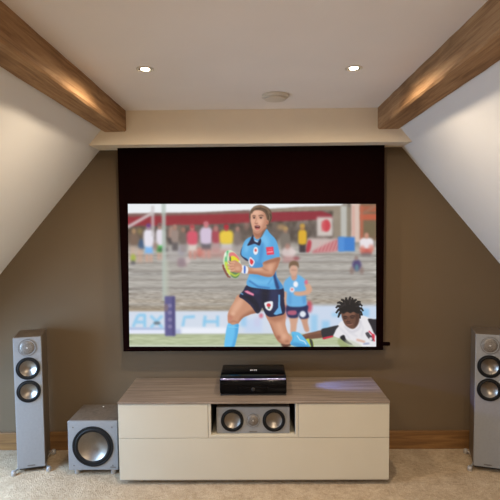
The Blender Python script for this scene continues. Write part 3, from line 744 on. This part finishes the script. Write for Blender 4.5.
# rear sleeve, torso and sleeves
pg([(240.6, 254), (243, 246), (247, 250), (249.5, 258.6), (246.5, 260.2)], (32, 40, 74), .3)
m_ = pg([(253, 236.2), (261, 237.6), (266.6, 229), (270, 232.6), (275.2, 238), (278, 244), (280, 257), (274, 260), (276, 266), (277, 276), (283.4, 286.6), (276, 288.6), (264, 288.2), (247, 284.6), (249.6, 272), (248.5, 260), (241.6, 254.6), (242.6, 246), (246, 239.4)], J, .2)
within(m_, lambda: (pg([(270, 260), (277, 259), (277, 268), (284, 288), (277, 289), (276, 278)], JD, 1.2, .85), pg([(253, 264), (262, 262), (268, 268), (262, 274), (252, 272)], JD, 1.4, .6), pg([(248, 276), (262, 280), (274, 278), (270, 283), (254, 283)], JL, 1.6, .6), el(265, 240, 4, 7, JL, 1.8, .6, -.5),
    pg([(261, 244), (264, 243), (263, 254), (260.5, 262), (259, 261)], JD, 1, .7), el(247, 247, 2.4, 6, JL, 1.2, .6, .3), ln([(250, 256), (256, 262), (262, 264)], 1.2, JD, .7, .6), ln([(249, 280), (258, 286), (270, 287.5)], 1.6, (48, 104, 170), .6, .8),
    pg([(270.5, 262), (273.5, 262.5), (275.5, 274), (279.5, 287), (276.5, 288), (273.5, 276)], (30, 48, 96), .5, .85), ln([(272, 278), (268, 284)], 1, JD, .6, .7)))
# collar
pg([(253.4, 234.2), (254.2, 239.5), (257.6, 242), (260.6, 238), (261.4, 241.5), (259.6, 245.2), (255, 243.4), (251.5, 244.4), (247.4, 245.2), (250.2, 240)], NV, .25)
ln([(254.6, 240.3), (258.3, 241.6)], .9, (210, 220, 236), .25, .9)
# chest badges and sleeve patch
el(255.9, 250.4, 2.4, 3.9, (236, 236, 242), .2, 1, .1); el(255.9, 249.8, 1.2, 1.5, (214, 84, 84), .25)
pg([(250.3, 256.4), (253.6, 259), (254.8, 261.6), (252.4, 265.8), (250, 264.4), (248.8, 260.6)], (236, 226, 234), .2); pg([(250.6, 258.2), (252.8, 259.8), (253.6, 261.6), (252, 264), (250.3, 262.6), (249.9, 260)], (216, 48, 60), .2)
pg([(266.3, 246.8), (273.6, 246.2), (274.5, 253.8), (267.2, 254.6)], (228, 62, 88), .2, 1, False); ln([(267.6, 251.7), (273.2, 251.2)], 1.0, (246, 186, 196), .2, .9); ln([(268.4, 249.2), (272.4, 248.8)], .6, (240, 130, 150), .25, .7)
# ball
m_ = pg([(225, 252), (229.4, 249.4), (234, 251.6), (239.4, 258), (241.4, 267), (240, 274), (236, 277.8), (230.4, 275.6), (225, 269), (223, 260)], (206, 222, 190), .2)
within(m_, lambda: (pg([(226.4, 251), (228.6, 250.5), (227, 258), (228, 268), (226, 268), (224.6, 260)], (92, 186, 124), .35, .9), pg([(229, 253), (234, 252), (240, 258), (238.6, 260), (232.6, 255.4), (230, 258)], (222, 112, 116), .35, .9), pg([(230.6, 256.4), (234, 255.6), (238.6, 259.6), (237, 262.6), (231, 261.4)], (226, 220, 40), .3), pg([(229.2, 257.6), (230.6, 256), (231, 262), (229.8, 266)], (60, 66, 58), .35, .8),
    pg([(224.6, 262), (227.4, 262), (229.6, 270), (231, 275), (226.6, 271)], (214, 220, 60), .4, .9), pg([(231, 270), (236, 271), (240, 270), (239.6, 275), (235.4, 278), (231, 276)], (74, 112, 68), .5, .85), pg([(230, 271.5), (235, 274), (239.6, 272), (239, 274), (235, 276), (231, 274)], (196, 212, 70), .35, .8), el(225.4, 254, 1.4, 2.4, (240, 246, 236), .5, .8)))
# far hand under the ball
for a, r_ in ((((222.8, 264), (223.6, 268), (226, 271.4)), 2.1), (((223.8, 267.5), (225.5, 272), (228, 274.6)), 2.0), (((225.8, 272.4), (228, 276), (230.4, 276.6)), 1.9)): ln(a, r_, (132, 82, 66), .25, 1, r_ * .8)
# arm: upper arm, forearm, wristband, hand
m_ = pg([(264, 261.4), (279.6, 256.6), (278.8, 264), (275.6, 271), (272.4, 275.6), (266, 276), (257, 273.6), (247, 272.6), (246.6, 266.8), (256, 267.4), (263, 266)], K, .2)
within(m_, lambda: (pg([(246, 270.5), (257, 271.4), (267, 273.5), (273, 274), (270, 278), (256, 276)], KD, .9, .8), pg([(276, 258), (281, 256), (279, 266), (274, 275), (273, 270), (276, 264)], KD, 1, .7), pg([(264, 261), (279.6, 257), (279, 260), (266, 263.6)], (150, 96, 74), .7, .8), el(258, 268.6, 6, 1.2, KL, .7, .8), el(270.5, 267, 2.8, 4, KL, 1.2, .6, .3), ln([(262, 266.8), (266, 269.5), (269, 270)], .9, KD, .5, .7)))
pg([(241.2, 265), (247.6, 266.4), (247.3, 272.6), (241, 271.6)], (238, 238, 242), .15); pg([(244, 265.6), (245.6, 266), (245.4, 272.3), (243.8, 272)], (64, 108, 196), .15)
pg([(230, 261.8), (235, 259.6), (239, 262), (241.8, 265), (241.6, 271), (237, 272), (232, 270.4), (229.6, 267)], K, .2); el(237.5, 268, 2.6, 2, KL, .8, .6); ln([(234, 270.6), (241, 271.6)], 1, KD, .4, .7)
for a in (((235, 262.4), (231, 262), (228, 260.6)), ((234, 264.4), (229.6, 264.6), (226.8, 264.2)), ((234, 267), (230, 267.8), (227.6, 267.2)), ((235, 269.4), (232, 270.4), (230, 270))): ln(a, 2.2, (214, 160, 132), .15, 1, 1.4); ln([(p_[0], p_[1] + 1.1) for p_ in a], .5, KD, .2, .7)
# neck, head
XF = (260., 205.6, 1.0, .92)
pg([(253.6, 231), (262, 230), (266.6, 227), (266.4, 230.4), (262.6, 234), (260.8, 239.2), (257.6, 242), (254.6, 239)], (186, 130, 104), .2); pg([(254, 233.6), (259, 236), (265, 229.6), (266, 231), (260.8, 239), (257.4, 239.6), (254.6, 237)], (150, 98, 78), .6, .7)
HR = (98, 76, 60)
pg([(250.2, 219.5), (250.3, 214), (252, 209.6), (255, 206.6), (260.4, 205.2), (266, 206.6), (270.6, 210), (272.4, 215), (272.2, 220.6), (270, 224.6), (268, 227.6), (266.6, 224), (258, 216)], HR, .3)
m_ = pg([(251.6, 213.6), (254, 211.2), (259, 210.3), (264, 211.4), (266.4, 214.6), (267.4, 219), (267.2, 224.6), (264.6, 229.6), (261, 233.4), (257.8, 235.2), (255.2, 234.6), (253.2, 231.6), (251.6, 226), (250.9, 219.4)], (214, 162, 136), .2)
within(m_, lambda: (pg([(263, 213), (268, 214), (268, 226), (262, 234), (258, 236), (262, 229), (264.6, 221)], (172, 118, 94), 1.1, .75), pg([(253, 231), (257, 233.6), (262, 232), (258, 236), (254, 235.4)], (164, 110, 90), .7, .7), el(256.5, 213.4, 3.4, 1.8, (230, 184, 158), .8, .7), el(259.6, 223.6, 2.2, 2.6, (230, 178, 152), .8, .7), el(253.2, 222.4, 1.3, 2.2, (226, 174, 150), .7, .6)))
el(267.6, 223.6, 1.5, 2.6, (190, 128, 104), .2, 1, .2); ln([(267.3, 222.6), (268, 225)], .6, (130, 82, 64), .25, .8)
pg([(251.8, 214.6), (251.8, 210), (255.6, 208), (262, 208.2), (266.4, 211), (268.2, 216), (267.6, 221.4), (266.6, 217), (264.6, 213), (260, 210.8), (255, 211)], HR, .3)
for a in (((254, 208), (259, 206.2), (265, 207.6)), ((262, 207), (268, 209.6), (271, 215)), ((268, 213), (270.4, 218), (269.6, 223)), ((252, 210), (256, 207.6), (260, 207))): ln(a, .9, (148, 122, 98), .3, .7)
for a in (((266, 211), (269, 216), (268.8, 221)), ((256, 209.4), (262, 208.6), (266, 210.4)), ((270.5, 214), (271.6, 219), (269.6, 224))): ln(a, 1, (62, 46, 38), .35, .7)
ln([(252.8, 217.2), (254.4, 216.4), (256.2, 217.2)], 1.0, (92, 62, 50), .25, .9); ln([(259, 217), (261.4, 216), (264, 216.8)], 1.0, (92, 62, 50), .25, .9)
el(254.5, 218.8, 1.5, 1.0, (120, 84, 74), .25, .9); el(261.5, 218.7, 1.9, 1.1, (120, 84, 74), .25, .9); el(254.5, 218.8, .7, .7, (36, 28, 28), .2); el(261.4, 218.8, .8, .8, (36, 28, 28), .2); el(262.7, 218.9, .5, .4, (230, 220, 216), .15, .8)
ln([(257.2, 218.6), (256.2, 222), (255.6, 224)], .8, (176, 118, 98), .3, .7); ln([(255, 224.6), (256.6, 225.1), (258.4, 224.5)], .9, (132, 80, 66), .25, .85)
pg([(255, 228), (257, 227), (260, 227.6), (260.4, 229.4), (258.6, 231), (256, 230.6)], (86, 32, 34), .2); ln([(256, 227.7), (259.4, 228)], .7, (224, 206, 200), .2, .8); pg([(256, 230), (258.6, 230), (259.8, 230.8), (258, 232), (256, 231.6)], (206, 116, 110), .3, .9); ln([(254.8, 227.4), (257, 226.4), (260.6, 227.4)], .6, (184, 104, 96), .25, .8)

XF = (0., 0., 1., 1.)
PIC = np.clip(canvas.reshape(GH // 2, 2, GW // 2, 2, 3).mean((1, 3)), 0, 1)

# ------------------------------------------------------------------ projection screen
SY = -0.1
Q = [(-.958, 1.752), (.721, 1.736), (-.970, .771), (.728, .761)]    # picture corners TL TR BL BR
t = thing('projection_screen', 'wide black-framed projection screen showing a rugby match on the back wall', 'screen', (CX, SY, .7243))
oz = .7243
def sv(x, y, z): return (x - CX, y - SY, z - oz)
out = [(-1.0205, 2.1290), (.7775, 2.1290), (.776, .7375), (-1.0125, .7375)]
bm = bmesh.new(); add_poly_prism(bm, [(p[0] - CX, p[1] - oz) for p in out], 'y', -.0015, .0)
obj('masking_fabric', bm, M_mask, t)
bm = bmesh.new()
add_tube(bm, [sv(-1.0125, SY + .004, .7475), sv(.776, SY + .004, .7475)], .0095, 20)
wb = obj('weight_bar', bm, M_mask, t, True)
bm = bmesh.new(); add_box(bm, .774 - CX, .823 - CX, -.012, .012, .7685 - oz, .7905 - oz, .003)
obj('end_tab', bm, M_mask, wb, True)
NX, NZ = PIC.shape[1], PIC.shape[0]
uu, vv = np.meshgrid(np.linspace(0, 1, NX), np.linspace(0, 1, NZ))
q = np.array(Q)
P2 = ((1 - uu) * (1 - vv))[..., None] * q[0] + (uu * (1 - vv))[..., None] * q[1] + ((1 - uu) * vv)[..., None] * q[2] + (uu * vv)[..., None] * q[3]
co = np.zeros((NZ * NX, 3), np.float32)
co[:, 0] = P2[..., 0].ravel() - CX; co[:, 1] = -.0025; co[:, 2] = P2[..., 1].ravel() - oz
idx = np.arange(NZ * NX).reshape(NZ, NX)
f = np.stack([idx[:-1, :-1], idx[1:, :-1], idx[1:, 1:], idx[:-1, 1:]], -1).reshape(-1, 4).astype(np.int32)
me = bpy.data.meshes.new('picture_surface')
me.vertices.add(len(co)); me.vertices.foreach_set('co', co.ravel())
me.loops.add(f.size); me.loops.foreach_set('vertex_index', f.ravel())
me.polygons.add(len(f)); me.polygons.foreach_set('loop_start', (np.arange(len(f)) * 4).astype(np.int32))
me.update(calc_edges=True)
ca = me.color_attributes.new('picture', 'FLOAT_COLOR', 'POINT')
lin = np.where(PIC <= .04045, PIC / 12.92, ((np.clip(PIC, 0, 1) + .055) / 1.055) ** 2.4)
ca.data.foreach_set('color', np.concatenate([lin.reshape(-1, 3), np.ones((NZ * NX, 1))], 1).astype(np.float32).ravel())
M_pic = bpy.data.materials.new('projected_picture'); M_pic.use_nodes = True
nt = M_pic.node_tree; b = nt.nodes['Principled BSDF']
at = nt.nodes.new('ShaderNodeAttribute'); at.attribute_name = 'picture'
b.inputs['Base Color'].default_value = (.02, .02, .02, 1); b.inputs['Roughness'].default_value = .9; b.inputs['Specular IOR Level'].default_value = 0
nt.links.new(at.outputs['Color'], b.inputs['Emission Color']); b.inputs['Emission Strength'].default_value = 1.0
me.materials.append(M_pic)
o = bpy.data.objects.new('picture_surface', me); C.objects.link(o); o.parent = t
o['label'] = 'bright picture of rugby players on the screen'

# ------------------------------------------------------------------ lights
def spot(x, y, e, col, size=171, blend=.65):
    l = bpy.data.lights.new('downlight_or_fill', 'SPOT'); l.energy = e; l.color = col
    l.spot_size = math.radians(size); l.spot_blend = blend; l.shadow_soft_size = .028
    o = bpy.data.objects.new('downlight_or_fill', l); C.objects.link(o); o.location = (x, y, CEIL - .012)
WARM = (1.0, .82, .60)
for x, y, e in ((-.613, -1.046, 72), (.385, -1.02, 72), (-.613, -2.9, 20), (.385, -2.9, 76), (-.613, -4.5, 44), (.385, -4.5, 165)):  # first two sit at the fittings; other four added behind camera for brightness
    spot(x, y, e, WARM)
# blue spot added at the projector, aimed to make the cabinet-top patch
l = bpy.data.lights.new('added_spill_spot', 'SPOT'); l.energy = 80; l.color = (.16, .30, 1.0)
l.spot_size = math.radians(34); l.spot_blend = 1.0; l.shadow_soft_size = .03
o = bpy.data.objects.new('added_spill_spot', l); C.objects.link(o); o.location = (.06, -.22, .66)
o.rotation_euler = (Vector((.49, -.20, .5242)) - o.location).to_track_quat('-Z', 'Y').to_euler()
# daylight in the roof window
l = bpy.data.lights.new('window_daylight', 'AREA'); l.shape = 'RECTANGLE'; l.size = WY1 - WY0 - .1; l.size_y = .9
l.energy = 115; l.color = (.42, .66, 1.0)
o = bpy.data.objects.new('window_daylight', l); C.objects.link(o)
zc = (WZ0 + WZ1) / 2
o.location = (xl(zc) + n_l.x * .10, (WY0 + WY1) / 2, zc + n_l.z * .10)
o.rotation_euler = Vector((-n_l.x, 0, -n_l.z)).to_track_quat('-Z', 'X').to_euler()
w = bpy.data.worlds.new('world'); scene.world = w; w.use_nodes = True
w.node_tree.nodes['Background'].inputs[0].default_value = (.6, .75, 1, 1); w.node_tree.nodes['Background'].inputs[1].default_value = .5

# ------------------------------------------------------------------ camera
F, CYP, cxx, cd, ch, ya, pi_, ro = 485.5537, 253.6085, -.091, 3.4032, 1.5969, .0124, -.0573, -.0089
cam = bpy.data.cameras.new('camera'); cam.sensor_width = 36; cam.lens = F / 500 * 36
cam.shift_y = (CYP - 250) / 500; cam.clip_start = .05
co_ = bpy.data.objects.new('camera', cam); C.objects.link(co_)
cyaw, syaw, cp, sp, cr_, sr_ = math.cos(ya), math.sin(ya), math.cos(pi_), math.sin(pi_), math.cos(ro), math.sin(ro)
right0 = Vector((cyaw, syaw, 0)); fw0 = Vector((-syaw, cyaw, 0)); up0 = Vector((0, 0, 1))
fw = fw0 * cp + up0 * sp; up = -fw0 * sp + up0 * cp
# image u,v(down) = R(ro)*(x,-z): roll
R_ = right0 * cr_ + up * sr_
U_ = -right0 * sr_ + up * cr_
m = Matrix((R_, U_, -fw)).transposed().to_4x4(); m.translation = Vector((cxx, -cd, ch))
co_.matrix_world = m
scene.camera = co_
vs = scene.view_settings
scene.display_settings.display_device = 'sRGB'
vs.view_transform = 'Standard'; vs.look = 'None'; vs.exposure = 0; vs.gamma = 1; vs.use_curve_mapping = False
